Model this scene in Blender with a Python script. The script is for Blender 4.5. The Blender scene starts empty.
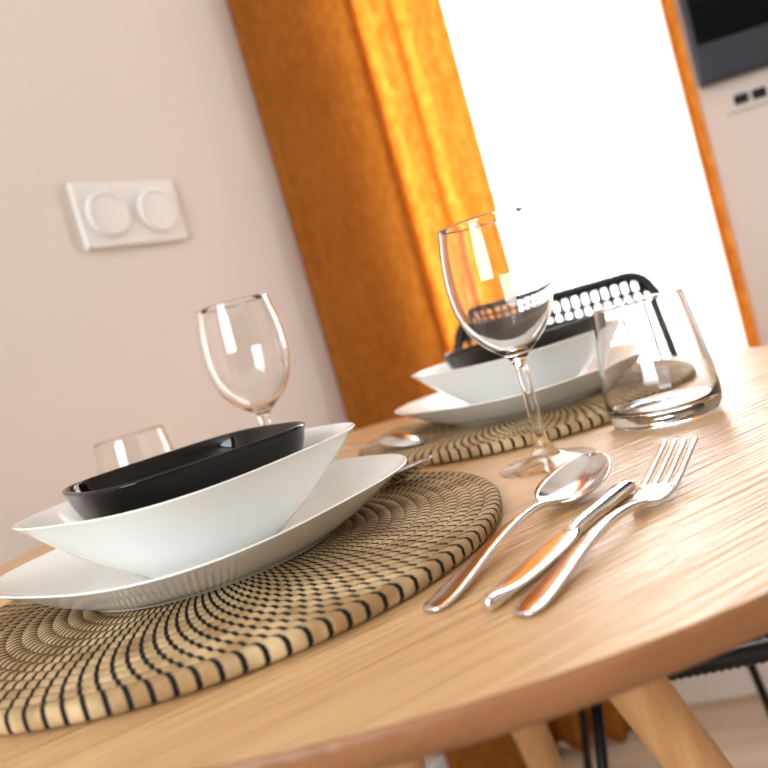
import bpy, math, random
from mathutils import Vector, Matrix
random.seed(4)
PI = math.pi
SC = bpy.context.scene
COL = SC.collection

# ------------------------------------------------------------------ camera
PITCH, ROLL, CAMH, FPX = 0.0627, 0.2765, 0.1368, 792.2
F = Vector((0, math.cos(PITCH), -math.sin(PITCH)))
R0 = Vector((1, 0, 0)); U0 = Vector((0, math.sin(PITCH), math.cos(PITCH)))
RT = math.cos(ROLL)*R0 - math.sin(ROLL)*U0
UP = math.sin(ROLL)*R0 + math.cos(ROLL)*U0
cam_d = bpy.data.cameras.new('camera'); cam = bpy.data.objects.new('camera', cam_d); COL.objects.link(cam)
M = Matrix((RT, UP, -F)).transposed().to_4x4(); M.translation = Vector((0, 0, CAMH)); cam.matrix_world = M
cam_d.sensor_fit = 'HORIZONTAL'; cam_d.sensor_width = 36; cam_d.lens = FPX/768*36
cam_d.clip_start = 0.01
cam_d.dof.use_dof = True; cam_d.dof.focus_distance = 0.52; cam_d.dof.aperture_fstop = 5.6
SC.camera = cam

# ------------------------------------------------------------------ light, exposure
SC.view_settings.view_transform = 'Standard'; SC.view_settings.look = 'None'
SC.view_settings.gamma = 1; SC.view_settings.use_curve_mapping = False
SC.view_settings.exposure = 0.2
SC.cycles.max_bounces = 14; SC.cycles.transmission_bounces = 12; SC.cycles.transparent_max_bounces = 12
W = bpy.data.worlds.new('sky'); SC.world = W; W.use_nodes = True
W.node_tree.nodes['Background'].inputs[0].default_value = (0.85, 0.92, 1, 1)
W.node_tree.nodes['Background'].inputs[1].default_value = 1.0

KX, KY = 0.05, 1.65                                   # room corner behind the curtain
UL = Vector((0.643, 0.766, 0)).normalized()           # along the left wall
VW = Vector((0.978, -0.208, 0)).normalized()          # along the window wall
NL = Vector((UL.y, -UL.x, 0))                         # left wall normal into the room
NW = Vector((VW.y, -VW.x, 0))                         # window wall normal into the room
K = Vector((KX, KY, 0))
FLOOR, CEIL = -0.765, 1.80
def area(name, loc, direction, sx, sy, watts, col):
    l = bpy.data.lights.new(name, 'AREA'); l.shape = 'RECTANGLE'; l.size = sx; l.size_y = sy
    l.energy = watts; l.color = col
    o = bpy.data.objects.new(name, l); COL.objects.link(o)
    z = -Vector(direction).normalized(); x = Vector((0, 0, 1)).cross(z).normalized(); y = z.cross(x)
    m = Matrix((x, y, z)).transposed().to_4x4(); m.translation = Vector(loc); o.matrix_world = m
    return o
WIN_B0, WIN_B1, WIN_Z0, WIN_Z1 = 0.085, 0.665, -0.28, 1.42
bm_ = (WIN_B0+WIN_B1)/2
area('window_daylight', K + VW*bm_ - NW*0.06 + Vector((0, 0, (WIN_Z0+WIN_Z1)/2)), NW, WIN_B1-WIN_B0, WIN_Z1-WIN_Z0, 45, (1, 0.98, 0.96))
A_ = K - UL*3.6                                       # far end of the left wall, behind the camera
BX = NL                                               # back wall direction
W2C = A_ + BX*1.25 + Vector((0, 0, 0.92))
area('back_window_daylight', W2C + UL*0.02, UL, 1.5, 1.5, 68, (0.88, 0.95, 1.0))

# ------------------------------------------------------------------ helpers
class MB:
    def __init__(self): self.v = []; self.f = []; self.m = []
    def add(self, vs, fs, mi=0):
        o = len(self.v); self.v += [tuple(p) for p in vs]
        for f in fs: self.f.append(tuple(o+i for i in f)); self.m.append(mi)
    def box(self, c, s, rz=0, mi=0, ax=None):
        hx, hy, hz = s[0]/2, s[1]/2, s[2]/2
        if ax is None: ax = (Vector((math.cos(rz), math.sin(rz), 0)), Vector((-math.sin(rz), math.cos(rz), 0)), Vector((0, 0, 1)))
        c = Vector(c); vs = []
        for k in (-1, 1):
            for j in (-1, 1):
                for i in (-1, 1): vs.append(c + ax[0]*i*hx + ax[1]*j*hy + ax[2]*k*hz)
        self.add(vs, [(0, 2, 3, 1), (4, 5, 7, 6), (0, 1, 5, 4), (2, 6, 7, 3), (0, 4, 6, 2), (1, 3, 7, 5)], mi)
    def loft(self, rings, closed=True, caps=True, mi=0, loop=False):
        n = len(rings[0]); vs = [p for r in rings for p in r]; fs = []
        m = len(rings)
        for a in range(m if loop else m-1):
            b = (a+1) % m
            for i in range(n if closed else n-1):
                j = (i+1) % n; fs.append((a*n+i, a*n+j, b*n+j, b*n+i))
        if caps and not loop:
            fs.append(tuple(range(n-1, -1, -1))); fs.append(tuple((m-1)*n+i for i in range(n)))
        self.add(vs, fs, mi)
    def tube(self, pts, rad, n=10, loop=False, mi=0):
        pts = [Vector(p) for p in pts]; m = len(pts); rings = []; prev = None
        for i, p in enumerate(pts):
            if loop: t = (pts[(i+1) % m]-pts[i-1]).normalized()
            else: t = (pts[min(i+1, m-1)]-pts[max(i-1, 0)]).normalized()
            if prev is None:
                a = Vector((0, 0, 1)) if abs(t.z) < .9 else Vector((1, 0, 0)); u = t.cross(a).normalized()
            else: u = (prev - t*prev.dot(t)).normalized()
            prev = u; w = t.cross(u); r = rad[i] if hasattr(rad, '__len__') else rad
            rings.append([p + (u*math.cos(2*PI*k/n)+w*math.sin(2*PI*k/n))*r for k in range(n)])
        self.loft(rings, mi=mi, loop=loop)
    def lathe(self, prof, n=64, loc=(0, 0, 0), mi=0):
        # prof: (r, z) list; zero radii at the ends become poles
        x, y, z0 = loc; rings = []; poles = [None, None]; pr = list(prof)
        if pr[0][0] < 1e-6: poles[0] = pr.pop(0)
        if pr[-1][0] < 1e-6: poles[1] = pr.pop()
        vs = []; fs = []
        for r, z in pr:
            vs += [(x+r*math.cos(2*PI*k/n), y+r*math.sin(2*PI*k/n), z0+z) for k in range(n)]
        for a in range(len(pr)-1):
            for i in range(n):
                j = (i+1) % n; fs.append((a*n+i, a*n+j, (a+1)*n+j, (a+1)*n+i))
        if poles[0]:
            vs.append((x, y, z0+poles[0][1])); c = len(vs)-1
            for i in range(n): fs.append((c, (i+1) % n, i))
        if poles[1]:
            vs.append((x, y, z0+poles[1][1])); c = len(vs)-1; b = (len(pr)-1)*n
            for i in range(n): fs.append((c, b+i, b+(i+1) % n))
        self.add(vs, fs, mi)
    def build(self, name, mats, parent=None, smooth=True, bevel=0, angle=None):
        me = bpy.data.meshes.new(name); me.from_pydata(self.v, [], self.f)
        mats = mats if isinstance(mats, (list, tuple)) else [mats]
        for q in mats: me.materials.append(q)
        if len(mats) > 1: me.polygons.foreach_set('material_index', self.m)
        me.polygons.foreach_set('use_smooth', [smooth]*len(me.polygons))
        me.update()
        import bmesh
        b = bmesh.new(); b.from_mesh(me); bmesh.ops.recalc_face_normals(b, faces=b.faces); b.to_mesh(me); b.free()
        o = bpy.data.objects.new(name, me); COL.objects.link(o)
        if parent: o.parent = parent
        if bevel:
            md = o.modifiers.new('bevel', 'BEVEL'); md.width = bevel; md.segments = 3; md.limit_method = 'ANGLE'
        if angle is not None:
            me.set_sharp_from_angle(angle=angle)
        return o
def tag(o, label, cat, group=None):
    o['label'] = label; o['category'] = cat
    if group: o['group'] = group
    return o
def thing(name, label, cat, loc=(0, 0, 0), rz=0, group=None):
    o = bpy.data.objects.new(name, None); o.empty_display_size = .02; COL.objects.link(o); o.location = loc; o.rotation_euler = (0, 0, rz)
    return tag(o, label, cat, group)
def dup(o, loc, rz, label):
    c = o.copy(); COL.objects.link(c); c.location = loc; c.rotation_euler = (0, 0, rz); c['label'] = label
    for ch in o.children:
        d = ch.copy(); COL.objects.link(d); d.parent = c
        for g in ch.children:
            e = g.copy(); COL.objects.link(e); e.parent = d
    return c
def struct(o): o['kind'] = 'structure'; return o
def cr(pts, k=8):
    """Catmull-Rom through tuples"""
    out = []; n = len(pts)
    for i in range(n-1):
        p0, p1, p2, p3 = pts[max(i-1, 0)], pts[i], pts[i+1], pts[min(i+2, n-1)]
        for s in range(k):
            t = s/k
            out.append(tuple(.5*(2*b+(c-a)*t+(2*a-5*b+4*c-d)*t*t+(3*b-a-3*c+d)*t**3) for a, b, c, d in zip(p0, p1, p2, p3)))
    out.append(tuple(pts[-1])); return out

# ------------------------------------------------------------------ materials
def lin(r, g, b):
    return tuple(((c/255)/12.92 if c/255 <= .04045 else (((c/255)+.055)/1.055)**2.4) for c in (r, g, b))+(1,)
def mat(name, col, rough=.5, metal=0, spec=.5, trans=0, ior=1.45, coat=0, noise=None, bump=None):
    m = bpy.data.materials.new(name); m.use_nodes = True; nt = m.node_tree; b = nt.nodes['Principled BSDF']
    b.inputs['Base Color'].default_value = col; b.inputs['Roughness'].default_value = rough
    b.inputs['Metallic'].default_value = metal; b.inputs['Specular IOR Level'].default_value = spec
    b.inputs['Transmission Weight'].default_value = trans; b.inputs['IOR'].default_value = ior
    b.inputs['Coat Weight'].default_value = coat; b.inputs['Coat Roughness'].default_value = .05
    tc = nt.nodes.new('ShaderNodeTexCoord')
    if noise:
        col2, scale, stretch = noise
        mp = nt.nodes.new('ShaderNodeMapping'); mp.inputs['Scale'].default_value = stretch
        nz = nt.nodes.new('ShaderNodeTexNoise'); nz.inputs['Scale'].default_value = scale; nz.inputs['Detail'].default_value = 5
        rp = nt.nodes.new('ShaderNodeValToRGB'); rp.color_ramp.elements[0].position = .35; rp.color_ramp.elements[1].position = .68
        rp.color_ramp.elements[0].color = col; rp.color_ramp.elements[1].color = col2
        nt.links.new(tc.outputs['Object'], mp.inputs[0]); nt.links.new(mp.outputs[0], nz.inputs[0])
        nt.links.new(nz.outputs[0], rp.inputs[0]); nt.links.new(rp.outputs[0], b.inputs['Base Color'])
    if bump:
        scale, stretch, strength, dist = bump
        mp = nt.nodes.new('ShaderNodeMapping'); mp.inputs['Scale'].default_value = stretch
        nz = nt.nodes.new('ShaderNodeTexNoise'); nz.inputs['Scale'].default_value = scale; nz.inputs['Detail'].default_value = 3
        bp = nt.nodes.new('ShaderNodeBump'); bp.inputs['Strength'].default_value = strength; bp.inputs['Distance'].default_value = dist
        nt.links.new(tc.outputs['Object'], mp.inputs[0]); nt.links.new(mp.outputs[0], nz.inputs[0])
        nt.links.new(nz.outputs[0], bp.inputs['Height']); nt.links.new(bp.outputs[0], b.inputs['Normal'])
    return m
def wood(name, c1, c2, rough, rot=0.0, axis='x', bumpd=.0006, coat=0):
    m = bpy.data.materials.new(name); m.use_nodes = True; nt = m.node_tree; b = nt.nodes['Principled BSDF']; L = nt.links.new
    tc = nt.nodes.new('ShaderNodeTexCoord'); mp = nt.nodes.new('ShaderNodeMapping')
    mp.inputs['Rotation'].default_value = (0, 0, rot)
    L(tc.outputs['Object'], mp.inputs[0])
    st = nt.nodes.new('ShaderNodeMapping')
    st.inputs['Scale'].default_value = (1.2, 14, 14) if axis == 'x' else (14, 14, 1.2)
    L(mp.outputs[0], st.inputs[0])
    n1 = nt.nodes.new('ShaderNodeTexNoise'); n1.inputs['Scale'].default_value = 2.2; n1.inputs['Detail'].default_value = 6; n1.inputs['Distortion'].default_value = .6
    L(st.outputs[0], n1.inputs[0])
    st2 = nt.nodes.new('ShaderNodeMapping'); st2.inputs['Scale'].default_value = (4, 90, 90) if axis == 'x' else (90, 90, 4)
    L(mp.outputs[0], st2.inputs[0])
    n2 = nt.nodes.new('ShaderNodeTexNoise'); n2.inputs['Scale'].default_value = 2.5; n2.inputs['Detail'].default_value = 3
    L(st2.outputs[0], n2.inputs[0])
    mx = nt.nodes.new('ShaderNodeMath'); mx.operation = 'MULTIPLY_ADD'; mx.inputs[1].default_value = .35
    L(n2.outputs[0], mx.inputs[0]); L(n1.outputs[0], mx.inputs[2])
    rp = nt.nodes.new('ShaderNodeValToRGB'); e = rp.color_ramp.elements
    e[0].position = .45; e[1].position = .9; e[0].color = c1; e[1].color = c2
    L(mx.outputs[0], rp.inputs[0]); L(rp.outputs[0], b.inputs['Base Color'])
    b.inputs['Roughness'].default_value = rough; b.inputs['Coat Weight'].default_value = coat; b.inputs['Coat Roughness'].default_value = .36
    rr = nt.nodes.new('ShaderNodeMapRange'); rr.inputs['From Min'].default_value = .35; rr.inputs['From Max'].default_value = .65
    rr.inputs['To Min'].default_value = rough-.06; rr.inputs['To Max'].default_value = rough+.12
    L(n2.outputs[0], rr.inputs[0]); L(rr.outputs[0], b.inputs['Roughness'])
    bp = nt.nodes.new('ShaderNodeBump'); bp.inputs['Strength'].default_value = .8; bp.inputs['Distance'].default_value = bumpd
    L(n2.outputs[0], bp.inputs['Height']); L(bp.outputs[0], b.inputs['Normal']); L(bp.outputs[0], b.inputs['Coat Normal'])
    return m
def fabric(name, col, transl, transp=0.0, var=None, through=None):
    m = bpy.data.materials.new(name); m.use_nodes = True; nt = m.node_tree; L = nt.links.new
    nt.nodes.remove(nt.nodes['Principled BSDF']); out = nt.nodes['Material Output']
    tc = nt.nodes.new('ShaderNodeTexCoord'); nz = nt.nodes.new('ShaderNodeTexNoise'); nz.inputs['Scale'].default_value = 6; nz.inputs['Detail'].default_value = 8
    rp = nt.nodes.new('ShaderNodeValToRGB'); rp.color_ramp.elements[0].position = .3; rp.color_ramp.elements[1].position = .7
    rp.color_ramp.elements[0].color = col; rp.color_ramp.elements[1].color = var or col
    L(tc.outputs['Object'], nz.inputs[0]); L(nz.outputs[0], rp.inputs[0])
    d = nt.nodes.new('ShaderNodeBsdfDiffuse'); t = nt.nodes.new('ShaderNodeBsdfTranslucent'); L(rp.outputs[0], d.inputs[0])
    if through:
        mp = nt.nodes.new('ShaderNodeMapping'); mp.inputs['Scale'].default_value = (60, 60, 26); n2 = nt.nodes.new('ShaderNodeTexNoise'); n2.inputs['Scale'].default_value = 1.6; n2.inputs['Detail'].default_value = 6
        r2 = nt.nodes.new('ShaderNodeValToRGB'); r2.color_ramp.elements[0].position = .36; r2.color_ramp.elements[1].position = .66
        r2.color_ramp.elements[0].color = through; r2.color_ramp.elements[1].color = tuple(min(1, q*f) for q, f in zip(through, (1.25, 1.5, 1.9, 1)))
        L(tc.outputs['Object'], mp.inputs[0]); L(mp.outputs[0], n2.inputs[0]); L(n2.outputs[0], r2.inputs[0]); L(r2.outputs[0], t.inputs[0])
    else: L(rp.outputs[0], t.inputs[0])
    mx = nt.nodes.new('ShaderNodeMixShader'); mx.inputs[0].default_value = transl; L(d.outputs[0], mx.inputs[1]); L(t.outputs[0], mx.inputs[2])
    last = mx
    if transp:
        tp = nt.nodes.new('ShaderNodeBsdfTransparent'); m2 = nt.nodes.new('ShaderNodeMixShader'); m2.inputs[0].default_value = transp
        L(mx.outputs[0], m2.inputs[1]); L(tp.outputs[0], m2.inputs[2]); last = m2
    L(last.outputs[0], out.inputs[0])
    return m
M_wall = mat('plaster', lin(227, 213, 202), .9, spec=.2, bump=(60, (1, 1, 1), .1, .0005))
M_dark_wall = mat('taupe_paint', lin(112, 100, 92), .85, spec=.2)
M_ceil = mat('ceiling_paint', lin(240, 238, 234), .9)
M_floor = wood('floor_wood', lin(170, 148, 124), lin(205, 182, 156), .5, rot=.3)
M_white_paint = mat('white_paint', lin(240, 240, 238), .4)
M_oak = wood('oak', lin(198, 150, 98), lin(222, 182, 130), .46, rot=-.45, coat=.6, bumpd=.003)
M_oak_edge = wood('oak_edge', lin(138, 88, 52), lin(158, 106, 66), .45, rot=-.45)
M_leg = wood('oak_leg', lin(190, 136, 84), lin(214, 166, 112), .42, axis='z')
M_porc = mat('white_glass', lin(249, 249, 245), .09, spec=.5, coat=.2)
M_black = mat('black_glaze', lin(10, 8, 8), .05, spec=.5)
M_glass = mat('clear_glass', (1, 1, 1, 1), 0.0, trans=1, ior=1.47)
def thin_glass():
    m = bpy.data.materials.new('thin_glass'); m.use_nodes = True; nt = m.node_tree; nt.nodes.remove(nt.nodes['Principled BSDF'])
    fr = nt.nodes.new('ShaderNodeFresnel'); fr.inputs[0].default_value = 1.45
    ge = nt.nodes.new('ShaderNodeNewGeometry'); mr = nt.nodes.new('ShaderNodeMapRange'); mr.inputs['To Min'].default_value = 1.45; mr.inputs['To Max'].default_value = 1/1.45
    nt.links.new(ge.outputs['Backfacing'], mr.inputs[0]); nt.links.new(mr.outputs[0], fr.inputs[0]); tp = nt.nodes.new('ShaderNodeBsdfTransparent')
    gl = nt.nodes.new('ShaderNodeBsdfGlossy'); gl.inputs['Roughness'].default_value = .01; mx = nt.nodes.new('ShaderNodeMixShader')
    nt.links.new(fr.outputs[0], mx.inputs[0]); nt.links.new(tp.outputs[0], mx.inputs[1]); nt.links.new(gl.outputs[0], mx.inputs[2])
    nt.links.new(mx.outputs[0], nt.nodes['Material Output'].inputs[0]); return m
M_foot = thin_glass()
M_steel = mat('steel', (.80, .79, .78, 1), .17, metal=1)
M_straw = mat('seagrass', lin(158, 124, 82), .7, spec=.3, noise=(lin(212, 186, 142), 38, (1, 1, 1)), bump=(220, (1, 1, 1), .35, .001))
M_thread = mat('black_thread', lin(22, 20, 20), .75, spec=.3)
M_cord = mat('black_cord', lin(18, 18, 20), .45)
M_rod = mat('black_metal', lin(14, 14, 15), .4, metal=.3)
M_orange = fabric('orange_linen', (.36, .138, .024, 1), .45, var=(.42, .165, .030, 1), through=(.74, .40, .115, 1))
M_sheer = fabric('white_voile', (.92, .92, .93, 1), .62, .22)
M_switch = mat('white_plastic', lin(236, 230, 224), .35)
M_tv = mat('tv_bezel', lin(52, 55, 62), .5)
M_screen = mat('tv_screen', lin(8, 9, 12), .15)
M_sock = mat('socket_black', lin(20, 18, 18), .5)

# ------------------------------------------------------------------ room shell
A = K - UL*3.6; B = A + BX*3.0; D = K + VW*2.7; C_ = B + Vector((2.6, 0.4, 0))
poly = [K, A, B, C_, D]
def slab(name, z0, z1, m):
    b = MB(); n = len(poly); c = sum(poly, Vector())/n
    pts = [c + (p-c)*1.06 for p in poly]
    b.loft([[Vector((p.x, p.y, z)) for p in pts] for z in (z0, z1)]); return struct(b.build(name, m, smooth=False))
slab('floor', FLOOR-.05, FLOOR, M_floor); slab('ceiling', CEIL, CEIL+.05, M_ceil)
def wall(name, p, q, hole=None, m=None):
    d = (q-p); L = d.length; d.normalize(); nrm = Vector((-d.y, d.x, 0)); ctr = sum(poly, Vector())/5
    if (ctr-p).dot(nrm) > 0: nrm = -nrm          # outward
    b = MB(); T = .12; z0, z1 = FLOOR, CEIL
    def blk(a0, a1, c0, c1): b.box(p + d*((a0+a1)/2) + nrm*T/2 + Vector((0, 0, (c0+c1)/2)), (a1-a0, T, c1-c0), ax=(d, nrm, Vector((0, 0, 1))))
    if hole:
        h0, h1, y0, y1 = hole
        blk(0, h0, z0, z1); blk(h1, L, z0, z1); blk(h0, h1, z0, y0); blk(h0, h1, y1, z1)
    else: blk(0, L, z0, z1)
    return struct(b.build(name, m or M_wall, smooth=False)), p, d, nrm
wall('wall_left', A, K)
wall('wall_back', K, D, (WIN_B0, WIN_B1, WIN_Z0, WIN_Z1))
wall('wall_front', A, B, (.5, 2.0, .15, 1.68), M_dark_wall)
wall('wall_right', C_, D); wall('wall_side', B, C_, None, M_dark_wall)
def frame(name, p, d, nin, h, mull):
    h0, h1, y0, y1 = h; b = MB(); w = .05; o = p - nin*.09
    ax = (d, nin, Vector((0, 0, 1)))
    for a in [h0+w/2, h1-w/2] + mull: b.box(o + d*a + Vector((0, 0, (y0+y1)/2)), (w, .05, y1-y0), ax=ax)
    for z in (y0+w/2, y1-w/2): b.box(o + d*(h0+h1)/2 + Vector((0, 0, z)), (h1-h0-2*w, .05, w), ax=ax)
    return struct(b.build(name, M_white_paint, smooth=False))
frame('window_1', K, VW, NW, (WIN_B0, WIN_B1, WIN_Z0, WIN_Z1), [])
frame('window_2', A, BX, UL, (.5, 2.0, .15, 1.68), [1.25])
b = MB(); b.box(A + UL*1.75 + NL*.007 + Vector((0, 0, FLOOR+.045)), (3.5, .014, .09), ax=(UL, NL, Vector((0, 0, 1)))); struct(b.build('baseboard_left', M_white_paint, smooth=False))

# ------------------------------------------------------------------ curtains
def curtain(name, path, z0, z1, m, label, nz=24, thick=.0012, flutter=.004, crease=None):
    pts = cr(path, 10); b = MB(); rows = []
    for k in range(nz+1):
        t = k/nz; z = z0+(z1-z0)*t; row = []
        for i, p in enumerate(pts):
            w = flutter*(math.sin(i*.35+3*t)*.6+math.sin(i*.13-5*t))
            dz = (0.012*math.sin(i*.16+1) if k == 0 else 0)
            yy = p[1]+w
            if crease:
                for cz, amp in crease: yy += amp*math.exp(-((z-cz+.02*math.sin(i*.1))/.012)**2)
            row.append(Vector((p[0]+w*.3, yy, z+max(dz, 0))))
        rows.append(row)
    front = rows; vs = [p for r in rows for p in r]; n = len(pts); fs = []
    for a in range(nz):
        for i in range(n-1): fs.append((a*n+i, a*n+i+1, (a+1)*n+i+1, (a+1)*n+i))
    b.add(vs, fs); o = b.build(name, m)
    md = o.modifiers.new('solid', 'SOLIDIFY'); md.thickness = thick
    return tag(o, label, 'curtain')
curtain('curtain', [(.118, 1.535), (.09, 1.528), (.04, 1.522), (0, 1.516), (-.045, 1.512), (-.070, 1.506), (-.079, 1.494), (-.083, 1.476), (-.072, 1.463), (-.05, 1.463), (0, 1.470), (.06, 1.478), (.112, 1.482), (.1245, 1.488), (.127, 1.502), (.128, 1.520), (.142, 1.542), (.163, 1.534), (.18, 1.508), (.197, 1.514), (.210, 1.540), (.228, 1.544), (.245, 1.518), (.262, 1.500), (.277, 1.512), (.290, 1.524), (.299, 1.518)],
        FLOOR+.002, CEIL, M_orange, 'wide orange linen curtain on the left of the bright window', nz=90, flutter=.002, crease=[(.34, -.004), (.72, .003), (.16, .003)])
sp = []
for i in range(34):
    x = .272+.408*i/33; s = (x-.272)/.408
    sp.append((x, 1.592-.10*s + .010*math.sin(i*1.9) + .004*math.sin(i*.7), 0))
curtain('sheer_curtain', [(p[0], p[1]) for p in sp], -.34, CEIL, M_sheer, 'sheer white voile curtain glowing across the bright window', nz=12, flutter=.002)
curtain('curtain', [(.664, 1.535), (.668, 1.512), (.674, 1.494), (.681, 1.490), (.686, 1.500), (.689, 1.514), (.692, 1.500), (.697, 1.487), (.702, 1.486), (.705, 1.494)],
        FLOOR+.002, CEIL, M_orange, 'narrow gathered orange curtain at the right edge of the window', nz=30, flutter=.001)

# ------------------------------------------------------------------ switch plate on the left wall
s0 = Vector((-.2430, .983, .3600-CAMH))*1.25; s0.z += CAMH
t_ = (s0-K).dot(NL); s0 -= NL*t_
sw = thing('light_switch', 'white double switch plate with two round dials on pale wall', 'switch', s0, math.atan2(UL.y, UL.x))
b = MB(); b.box((0, -.005, 0), (.182, .010, .098)); b.build('cover_plate', M_switch, sw, smooth=False, bevel=.003)
for sx in (-.0445, .0445):
    b = MB(); prof = [(0, .0105), (.0325, .0105), (.0345, .0125), (.0345, .016), (.0325, .0185), (.028, .0185), (.027, .0165), (.012, .0165), (0, .0165)]
    b.lathe(prof, 48); o = b.build('dial', M_switch, sw, angle=.6)
    for v in o.data.vertices: v.co = Vector((v.co.x+sx, -v.co.z+.0015, v.co.y))

# ------------------------------------------------------------------ television and socket
tvb = .682
tl = K + VW*tvb + NW*.0
tv = thing('television', 'dark flat television hung on the wall right of window', 'television', (tl.x, tl.y, .413), math.atan2(VW.y, VW.x))
b = MB(); b.box((.46, -.019, .285), (.92, .03, .57)); b.build('body', M_tv, tv, smooth=False, bevel=.006)
b = MB(); b.box((.46, -.035, .315), (.90, .004, .49)); b.build('screen', M_screen, tv, smooth=False)
b = MB(); b.box((.46, -.002, .285), (.2, .004, .2)); b.build('wall_bracket', M_rod, tv, smooth=False)
p = K + VW*.765
so = thing('power_socket', 'small double wall socket below the dark television', 'socket', (p.x, p.y, .372), math.atan2(VW.y, VW.x))
b = MB(); b.box((0, -.004, 0), (.09, .008, .04)); b.build('cover_plate', M_wall, so, smooth=False, bevel=.002)
for sx in (-.016, .016):
    b = MB(); b.box((sx, -.010, 0), (.026, .006, .018)); b.build('outlet', M_sock, so, smooth=False, bevel=.004)

# ------------------------------------------------------------------ table
TX, TY, TR = -.018, .764, .488
tb = thing('round_table', 'round light oak dining table with splayed round legs', 'table', (TX, TY, FLOOR))
Z = -FLOOR
b = MB()
b.lathe([(0, Z-.022), (TR-.03, Z-.022), (TR-.014, Z-.0205), (TR-.006, Z-.0175), (TR-.002, Z-.013), (TR-.0008, Z-.009), (TR-.0003, Z-.004), (TR-.0008, Z-.0012), (TR-.0022, Z), (TR-.012, Z), (TR-.1, Z), (0, Z)], 192)
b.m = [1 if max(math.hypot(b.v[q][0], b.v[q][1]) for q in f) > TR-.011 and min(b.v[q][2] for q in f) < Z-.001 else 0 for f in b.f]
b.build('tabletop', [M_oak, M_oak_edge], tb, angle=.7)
for az in (-22, 72, 160, 248):
    a = math.radians(az); d = Vector((math.cos(a), math.sin(a), 0)); b = MB()
    p0 = d*.09 + Vector((0, 0, Z-.028)); p1 = d*.40
    pts = [p0.lerp(p1, i/12) for i in range(13)]
    # keep the foot flat on the floor
    b.tube(pts, [.031-.014*(i/12) for i in range(13)], 24)
    for i, v in enumerate(b.v):
        if v[2] < .012: b.v[i] = (v[0], v[1], 0.0)
    b.build('leg', M_leg, tb)
b = MB(); b.lathe([(0, Z-.040), (.125, Z-.040), (.13, Z-.038), (.13, Z-.022), (0, Z-.022)], 64); b.build('leg_plate', M_leg, tb, angle=.6)

# ------------------------------------------------------------------ placemats
def mat_mesh():
    NST, SUB, NA, RW = 118, 5, 10, .0096; b = MB(); nring = 21; ph = 0.0
    for j in range(nring):
        Rj = .0055 + RW*j; ph += .18 + .5*(j/nring)
        rt = .0058; fr_ = .26+.24*(1-j/nring); FR = (0, fr_, fr_+.2*(1-fr_)/.8, fr_+.42*(1-fr_)/.8, fr_+.62*(1-fr_)/.8); n = NST*SUB if j > 2 else 60*SUB
        nst = n//SUB
        vs = []; fs = []; ms = []
        for i in range(n):
            sub = i % SUB
            for k in range(NA):
                phi = 2*PI*k/NA + PI/NA
                cr_, cz = (math.copysign(abs(q)**.72, q) for q in (math.cos(phi), math.sin(phi)))
                lean = (.18+.5*(j/nring))*(cr_*.5)
                th = 2*PI*((i//SUB + FR[sub] + lean)/nst) + 2*PI*ph/nst
                u = sub/SUB
                bul = (1.03 if sub < 2 else 1.0+.04*math.sin(PI*(sub-1)/(SUB-1)))
                r = rt*bul
                vs.append(((Rj+r*cr_)*math.cos(th), (Rj+r*cr_)*math.sin(th), .0062+r*cz*.95))
        for i in range(n):
            i2 = (i+1) % n
            for k in range(NA):
                k2 = (k+1) % NA
                fs.append((i*NA+k, i2*NA+k, i2*NA+k2, i*NA+k2)); ms.append(1 if i % SUB == 0 else 0)
        o = len(b.v); b.v += vs; b.f += [tuple(o+q for q in f) for f in fs]; b.m += ms
    return b
pm = mat_mesh().build('placemat', [M_straw, M_thread]); pm.location = (-.146, .558, .0002); pm.rotation_euler.z = .2
tag(pm, 'round coiled seagrass placemat with black stitching nearest the camera', 'placemat', 'round seagrass placemats')
pm2 = dup(pm, (.1465, .9085, .0002), 1.9, 'round coiled seagrass placemat with black stitching behind the wine glass and tumbler')
pm2.scale = (.97, .97, 1)

# ------------------------------------------------------------------ square curved plates and bowls
def ring(r, z, n, m=96):
    out = []
    for k in range(m):
        a = 2*PI*k/m; bb = a+PI/4
        f = (abs(math.cos(bb))**n+abs(math.sin(bb))**n)**(-1/n); fc = (2*math.cos(PI/4)**n)**(-1/n)
        out.append(Vector((f/fc*r*math.cos(a), f/fc*r*math.sin(a), z)))
    return out
def dish(outer, inner):
    """outer: foot->rim, inner: rim->centre; (r, z, n)"""
    b = MB(); o_ = cr(outer, 5); i_ = cr(inner, 5)
    rings = [ring(*q) for q in o_] + [ring(*q) for q in i_]
    b.loft(rings); return b
def plate_b():
    return dish([(.070, .003, 2), (.084, .0015, 2), (.0885, 0, 2), (.092, .0005, 2), (.096, .0025, 2.1), (.112, .0085, 2.4), (.128, .0165, 2.7), (.142, .0240, 2.9), (.1510, .0290, 3), (.1530, .0300, 3)],
                [(.1531, .0304, 3), (.1524, .0308, 3), (.1510, .0306, 3), (.140, .0256, 2.9), (.126, .0185, 2.7), (.110, .0115, 2.4), (.094, .0068, 2.1), (.075, .0055, 2), (.03, .0052, 2), (.004, .0052, 2)])
def bowl_b():
    return dish([(.035, .003, 2), (.043, .0012, 2), (.0465, 0, 2), (.050, .0008, 2), (.054, .0035, 2.1), (.072, .0150, 2.4), (.090, .0290, 2.7), (.106, .0430, 3.0), (.1185, .0545, 3.2), (.1238, .0595, 3.2)],
                [(.1241, .0599, 3.2), (.1236, .0604, 3.2), (.1222, .0600, 3.2), (.1155, .0545, 3.2), (.102, .0425, 3.0), (.086, .0295, 2.7), (.068, .0165, 2.4), (.050, .0072, 2.1), (.03, .0050, 2), (.004, .0048, 2)])
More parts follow.
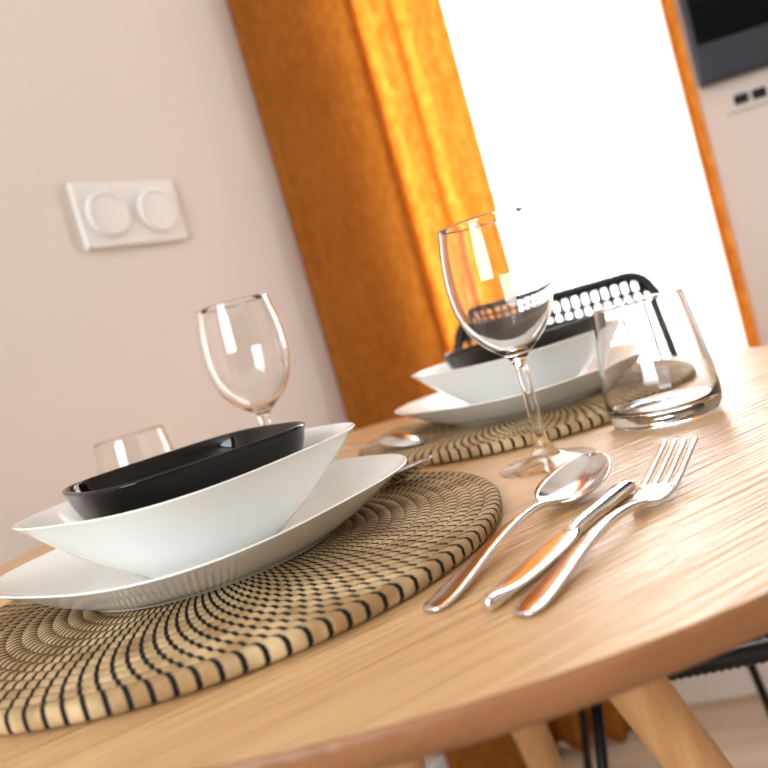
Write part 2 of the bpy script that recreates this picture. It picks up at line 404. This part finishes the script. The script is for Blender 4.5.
def black_b():
    return dish([(.040, .003, 2.2), (.058, .0010, 2.6), (.064, 0, 2.8), (.0690, .001, 3.0), (.0750, .005, 3.1), (.0835, .016, 3.3), (.0915, .030, 3.4), (.0950, .0395, 3.4), (.0962, .0425, 3.4)],
                [(.0966, .0440, 3.4), (.0957, .0452, 3.4), (.0940, .0448, 3.4), (.0922, .0415, 3.4), (.0885, .031, 3.4), (.0805, .017, 3.3), (.0720, .008, 3.1), (.063, .0052, 2.8), (.03, .0045, 2.2), (.004, .0045, 2)])
ZP = .0124
pl = plate_b().build('dinner_plate', M_porc); pl.location = (-.151, .571, ZP); pl.rotation_euler.z = .126
tag(pl, 'large white square-curved dinner plate under the bowls nearest the camera', 'plate', 'white dinner plates')
pl2 = dup(pl, (.154, .913, ZP), -.20, 'large white dinner plate on the farther placemat behind the wine glass')
ZB = ZP+.0056
bo = bowl_b().build('soup_bowl', M_porc); bo.location = (-.152, .568, ZB); bo.rotation_euler.z = .11
tag(bo, 'deep white square-curved bowl on the nearest dinner plate', 'bowl', 'white soup bowls')
bo2 = dup(bo, (.155, .915, ZB), -.25, 'deep white bowl on the farther plate, behind the wine glass and tumbler')
ZK = .0462
kb = black_b(); kb.v = [(x*.955, y*.955, z) for x, y, z in kb.v]
bk = kb.build('serving_bowl', M_black); bk.location = (-.1525, .566, ZK); bk.rotation_euler.z = -.20
tag(bk, 'small glossy black bowl sitting inside the nearest white bowl', 'bowl', 'small black bowls')
bk2 = dup(bk, (.166, .922, ZK), -.25, 'small glossy black bowl inside the farther white bowl')

# ------------------------------------------------------------------ glasses
def wine_b():
    outer = [(.0385, .0002), (.0388, .0010), (.0384, .0020), (.030, .0034), (.020, .0058), (.012, .0092), (.0072, .0150), (.0056, .024), (.0050, .040), (.0049, .060), (.0050, .076), (.0058, .084), (.0085, .0895), (.0150, .0950), (.0255, .1045), (.0345, .1180), (.0395, .1340), (.0412, .1500), (.0408, .1660), (.0388, .1830), (.0360, .1990)]
    inner = [(.0357, .1999), (.0351, .1999), (.0347, .1988), (.0376, .1830), (.0396, .1660), (.0400, .1500), (.0383, .1345), (.0332, .1195), (.0245, .1072), (.0150, .0988), (.0075, .0950), (.0020, .0940)]
    b = MB(); b.lathe([(0, .0012), (.020, .0010)] + cr(outer, 4) + cr(inner, 4) + [(0, .0939)], 72); return b
wb = wine_b(); wb.m = [1 if max(wb.v[q][2] for q in f) < .0062 else 0 for f in wb.f]
wg = wb.build('wine_glass', [M_glass, M_foot]); wg.location = (.1085, .627, .0003)
tag(wg, 'clear stemmed wine glass beside the spoon, in sharp focus', 'glass', 'clear wine glasses')
wg2 = dup(wg, (-.1255, .800, .0003), .4, 'clear stemmed wine glass standing behind the nearest stack of bowls'); wg2.scale = (1.03, 1.03, 1.03)
def tumbler_b():
    outer = [(.0400, .0000), (.0430, .0006), (.0470, .0040), (.0490, .0100), (.0497, .0180), (.0490, .0320), (.0470, .0500), (.0440, .0720), (.0408, .0920), (.0394, .1015)]
    inner = [(.0389, .1027), (.0381, .1027), (.0377, .1015), (.0390, .0920), (.0421, .0720), (.0450, .0500), (.0469, .0320), (.0470, .0210), (.0450, .0145), (.0400, .0118), (.0300, .0105), (.0030, .0100)]
    b = MB(); b.lathe([(0, .0015), (.033, .0012)] + cr(outer, 5) + cr(inner, 5) + [(0, .01)], 72); return b
tq = tumbler_b(); tq.v = [(x*.965, y*.965, z*1.015) for x, y, z in tq.v]
tg = tq.build('tumbler', M_glass); tg.location = (.2275, .677, .0003)
tag(tg, 'stout clear glass tumbler beside the wine glass, in front of far placemat', 'glass', 'clear tumblers')
tg2 = dup(tg, (-.2868, .8748, .0003), .4, 'stout clear tumbler half hidden behind the nearest black bowl')

# ------------------------------------------------------------------ cutlery
def strip(b, st, seg=10, k=6):
    """st: (x, z, halfwidth, halfthick) stations along local x"""
    st = cr(st, k); rings = []
    for x, z, w, t in st:
        rings.append([Vector((x, w*math.copysign(abs(math.cos(a))**.8, math.cos(a)), z + t*math.copysign(abs(math.sin(a))**.8, math.sin(a)))) for a in [2*PI*i/14+PI/14 for i in range(14)]])
    b.loft(rings)
def spoon_bowl(b, L, wmax, depth, x0, zrim, tilt):
    ns, nt = 26, 17; T = .0011
    def pt(s, t, off):
        x = x0 + L*s
        e = max(1e-4, 1-((s-.46)/.54)**2 if s > .46 else 1-((.46-s)/.46)**2)
        w = wmax*(e**.5)*(1-.14*(s-.5)) + .0012
        q = (s-.5)/.5
        d = depth*max(0, (1-q*q))**.7*max(0, 1-t*t)
        return Vector((x, w*t, zrim + tilt*(s-.5)*L - d - off))
    up = [[pt(s/(ns-1), -1+2*k/(nt-1), 0) for k in range(nt)] for s in range(ns)]
    dn = [[pt(s/(ns-1), 1-2*k/(nt-1), T) for k in range(nt)] for s in range(ns)]
    b.loft([u+d for u, d in zip(up, dn)])
def make_spoon(name, label, loc, az, S=1.0, pitch=0.0, group=None):
    t = thing(name, label, 'spoon', loc, az, group)
    t.rotation_euler = (0, pitch, az)
    b = MB(); strip(b, [(x*S, z*S, w*S, h*S) for x, z, w, h in [(.0005, .0022, .003, .001), (.003, .0022, .0062, .0013), (.012, .0026, .0080, .0015), (.035, .0055, .0068, .0017), (.065, .0100, .0048, .0019), (.095, .0128, .0036, .0021), (.120, .0122, .0033, .0022), (.138, .0085, .0046, .0019), (.148, .0072, .0075, .0009)]])
    b.build('handle', M_steel, t)
    b = MB(); spoon_bowl(b, .064*S, .0225*S, .0095*S, .139*S, .0142*S, .20); b.build('spoon_bowl', M_steel, t)
    return t
def make_fork(label, loc, az):
    t = thing('dinner_fork', label, 'fork', loc, az)
    b = MB(); strip(b, [(.0005, .0022, .003, .001), (.003, .0022, .0062, .0013), (.012, .0026, .0080, .0015), (.035, .0048, .0068, .0017), (.065, .0082, .0048, .0019), (.095, .0098, .0037, .0022), (.120, .0080, .0036, .0022), (.136, .0058, .0058, .0016)]); b.build('handle', M_steel, t)
    b = MB(); strip(b, [(.133, .0064, .005, .0013), (.139, .0052, .0100, .0011), (.147, .0048, .0116, .0011), (.156, .0060, .0124, .0011), (.1600, .0070, .0126, .0010)]); b.build('fork_head', M_steel, t)
    for i in range(4):
        y = (i-1.5)*.0065; b = MB()
        strip(b, [(.156, .0060, .0028, .0010), (.170, .0096, .0027, .0010), (.185, .0145, .0025, .0010), (.203, .0205, .0021, .0009), (.2075, .0220, .0008, .0005)], k=4)
        for q, v in enumerate(b.v): b.v[q] = (v[0], v[1]+y, v[2])
        b.build('tine', M_steel, t)
    return t
make_spoon('tablespoon', 'steel tablespoon lying on the oak table beside the nearest placemat', (-.0090, .374, 0), math.atan2(.160, .136))
def make_knife(label, loc, az):
    t = thing('table_knife', label, 'knife', loc, az)
    b = MB(); strip(b, [(.0005, .0040, .0015, .0022), (.004, .0042, .0040, .0036), (.020, .0042, .0075, .0018), (.040, .0042, .0090, .0014), (.060, .0044, .0092, .0015), (.078, .0048, .0086, .0018), (.088, .0050, .0058, .0026)]); b.build('blade', M_steel, t)
    b = MB(); strip(b, [(.084, .0050, .0050, .0030), (.095, .0050, .0046, .0038), (.115, .0050, .0054, .0040), (.135, .0050, .0062, .0042), (.152, .0050, .0070, .0042), (.160, .0050, .0066, .0038), (.1640, .0050, .0034, .0022)]); b.build('handle', M_steel, t)
    return t
kn = make_knife('steel table knife lying between the spoon and the fork', (.0170, .3535, 0), math.radians(49.4))
kn.scale = (1.05, .95, 1)
make_fork('steel dinner fork, rightmost of the cutlery on the oak table', (.0300, .3380, 0), math.radians(47.6))
dz = ZP+.0001
make_spoon('teaspoon', 'steel teaspoon lying on the farther placemat, left of its plate', (-.105, .938, dz+.0212*.82), math.atan2(-.07, .085), .82, 0, 'steel teaspoons')
make_spoon('teaspoon', 'steel teaspoon peeping out from behind the nearest dinner plate', (-.118, .738, dz), math.atan2(-.075, .10), .84, 0, 'steel teaspoons')

bpy.data.objects['teaspoon'].rotation_euler.x = PI          # this one lies face down
# ------------------------------------------------------------------ chair
ch = thing('dining_chair', 'black corded chair with open woven back behind the farther setting', 'chair', (.265, 1.025, FLOOR), -.17)
SH = .478
def loop_pts(w, d, r, z, n=40):
    out = []
    for (cx, cy, a0) in ((w-r, d-r, 0), (-w+r, d-r, 90), (-w+r, -d+r, 180), (w-r, -d+r, 270)):
        for i in range(n//4+1):
            a = math.radians(a0+90*i/(n//4)); out.append(Vector((cx+r*math.cos(a), cy+r*math.sin(a), z)))
    return out
def resample(pts, step, loop=False):
    pts = list(pts)+([pts[0]] if loop else []); out = []; acc = 0
    for a, c in zip(pts[:-1], pts[1:]):
        L = (c-a).length
        while acc < L: out.append(a.lerp(c, acc/L)); acc += step
        acc -= L
    return out
b = MB(); lp = resample(loop_pts(.165, .205, .06, SH-.008), .0042, True)
b.tube(lp, [.0125 if i % 2 else .0105 for i in range(len(lp))], 10, loop=True); b.build('seat_frame', M_cord, ch)
b = MB()
for i in range(24):
    x = -.1495+.013*i; b.tube([(x, -.198, SH-.006), (x, -.1, SH-.016), (x, 0, SH-.020), (x, .1, SH-.016), (x, .198, SH-.006)], .0055, 8)
for j in range(9):
    y = -.16+.04*j; b.tube([(-.159, y, SH-.006), (0, y, SH-.024), (.159, y, SH-.006)], .004, 6)
b.build('seat', M_cord, ch)
bt, bl = .881, SH-.01
hw_t, hw_b = .158, .200
def bx(z): return hw_b+(hw_t-hw_b)*((z-bl)/(bt-bl))
def byy(z): return .205+.06*((z-bl)/(bt-bl))
fp = [Vector((-hw_b, byy(bl), bl))]
r = .035
for i in range(1, 9): z = bl+(bt-r-bl)*i/8; fp.append(Vector((-bx(z), byy(z), z)))
for i in range(1, 9): a = math.radians(180-90*i/8); fp.append(Vector((-hw_t+r+r*math.cos(a), byy(bt-r+r*math.sin(a)), bt-r+r*math.sin(a))))
fp2 = [Vector((-p.x, p.y, p.z)) for p in reversed(fp)]
fr = resample(fp+fp2, .0045)
b = MB(); b.tube(fr, [.0100 if i % 2 else .0088 for i in range(len(fr))], 10); b.v = [(x-.015, y, z) for x, y, z in b.v]; b.build('back_frame', M_cord, ch)
b = MB()
for i in range(19):
    x = -.142+.0158*i; zt = bt-.002
    b.tube([(x*(1.12), byy(bl+.02), bl+.02), (x*1.06, byy((bl+zt)/2)+.01, (bl+zt)/2), (x, byy(zt-.04), zt-.04), (x, byy(zt), zt)], .0045, 8)
for z in (bt-.0275, bt-.046): b.tube([(-bx(z), byy(z), z), (bx(z), byy(z), z)], .0038, 8)
z = bl+.03; b.tube([(-bx(z), byy(z), z), (bx(z), byy(z), z)], .005, 8)
b.v = [(x-.015, y, z) for x, y, z in b.v]; b.build('backrest', M_cord, ch)
for sx in (-1, 1):
    for sy in (-1, 1):
        b = MB(); b.tube([(sx*.10, sy*.165, SH-.02), (sx*.135, sy*.19, SH*.5), (sx*.17, sy*.215, .0)], .0065, 12); b.build('leg', M_rod, ch)
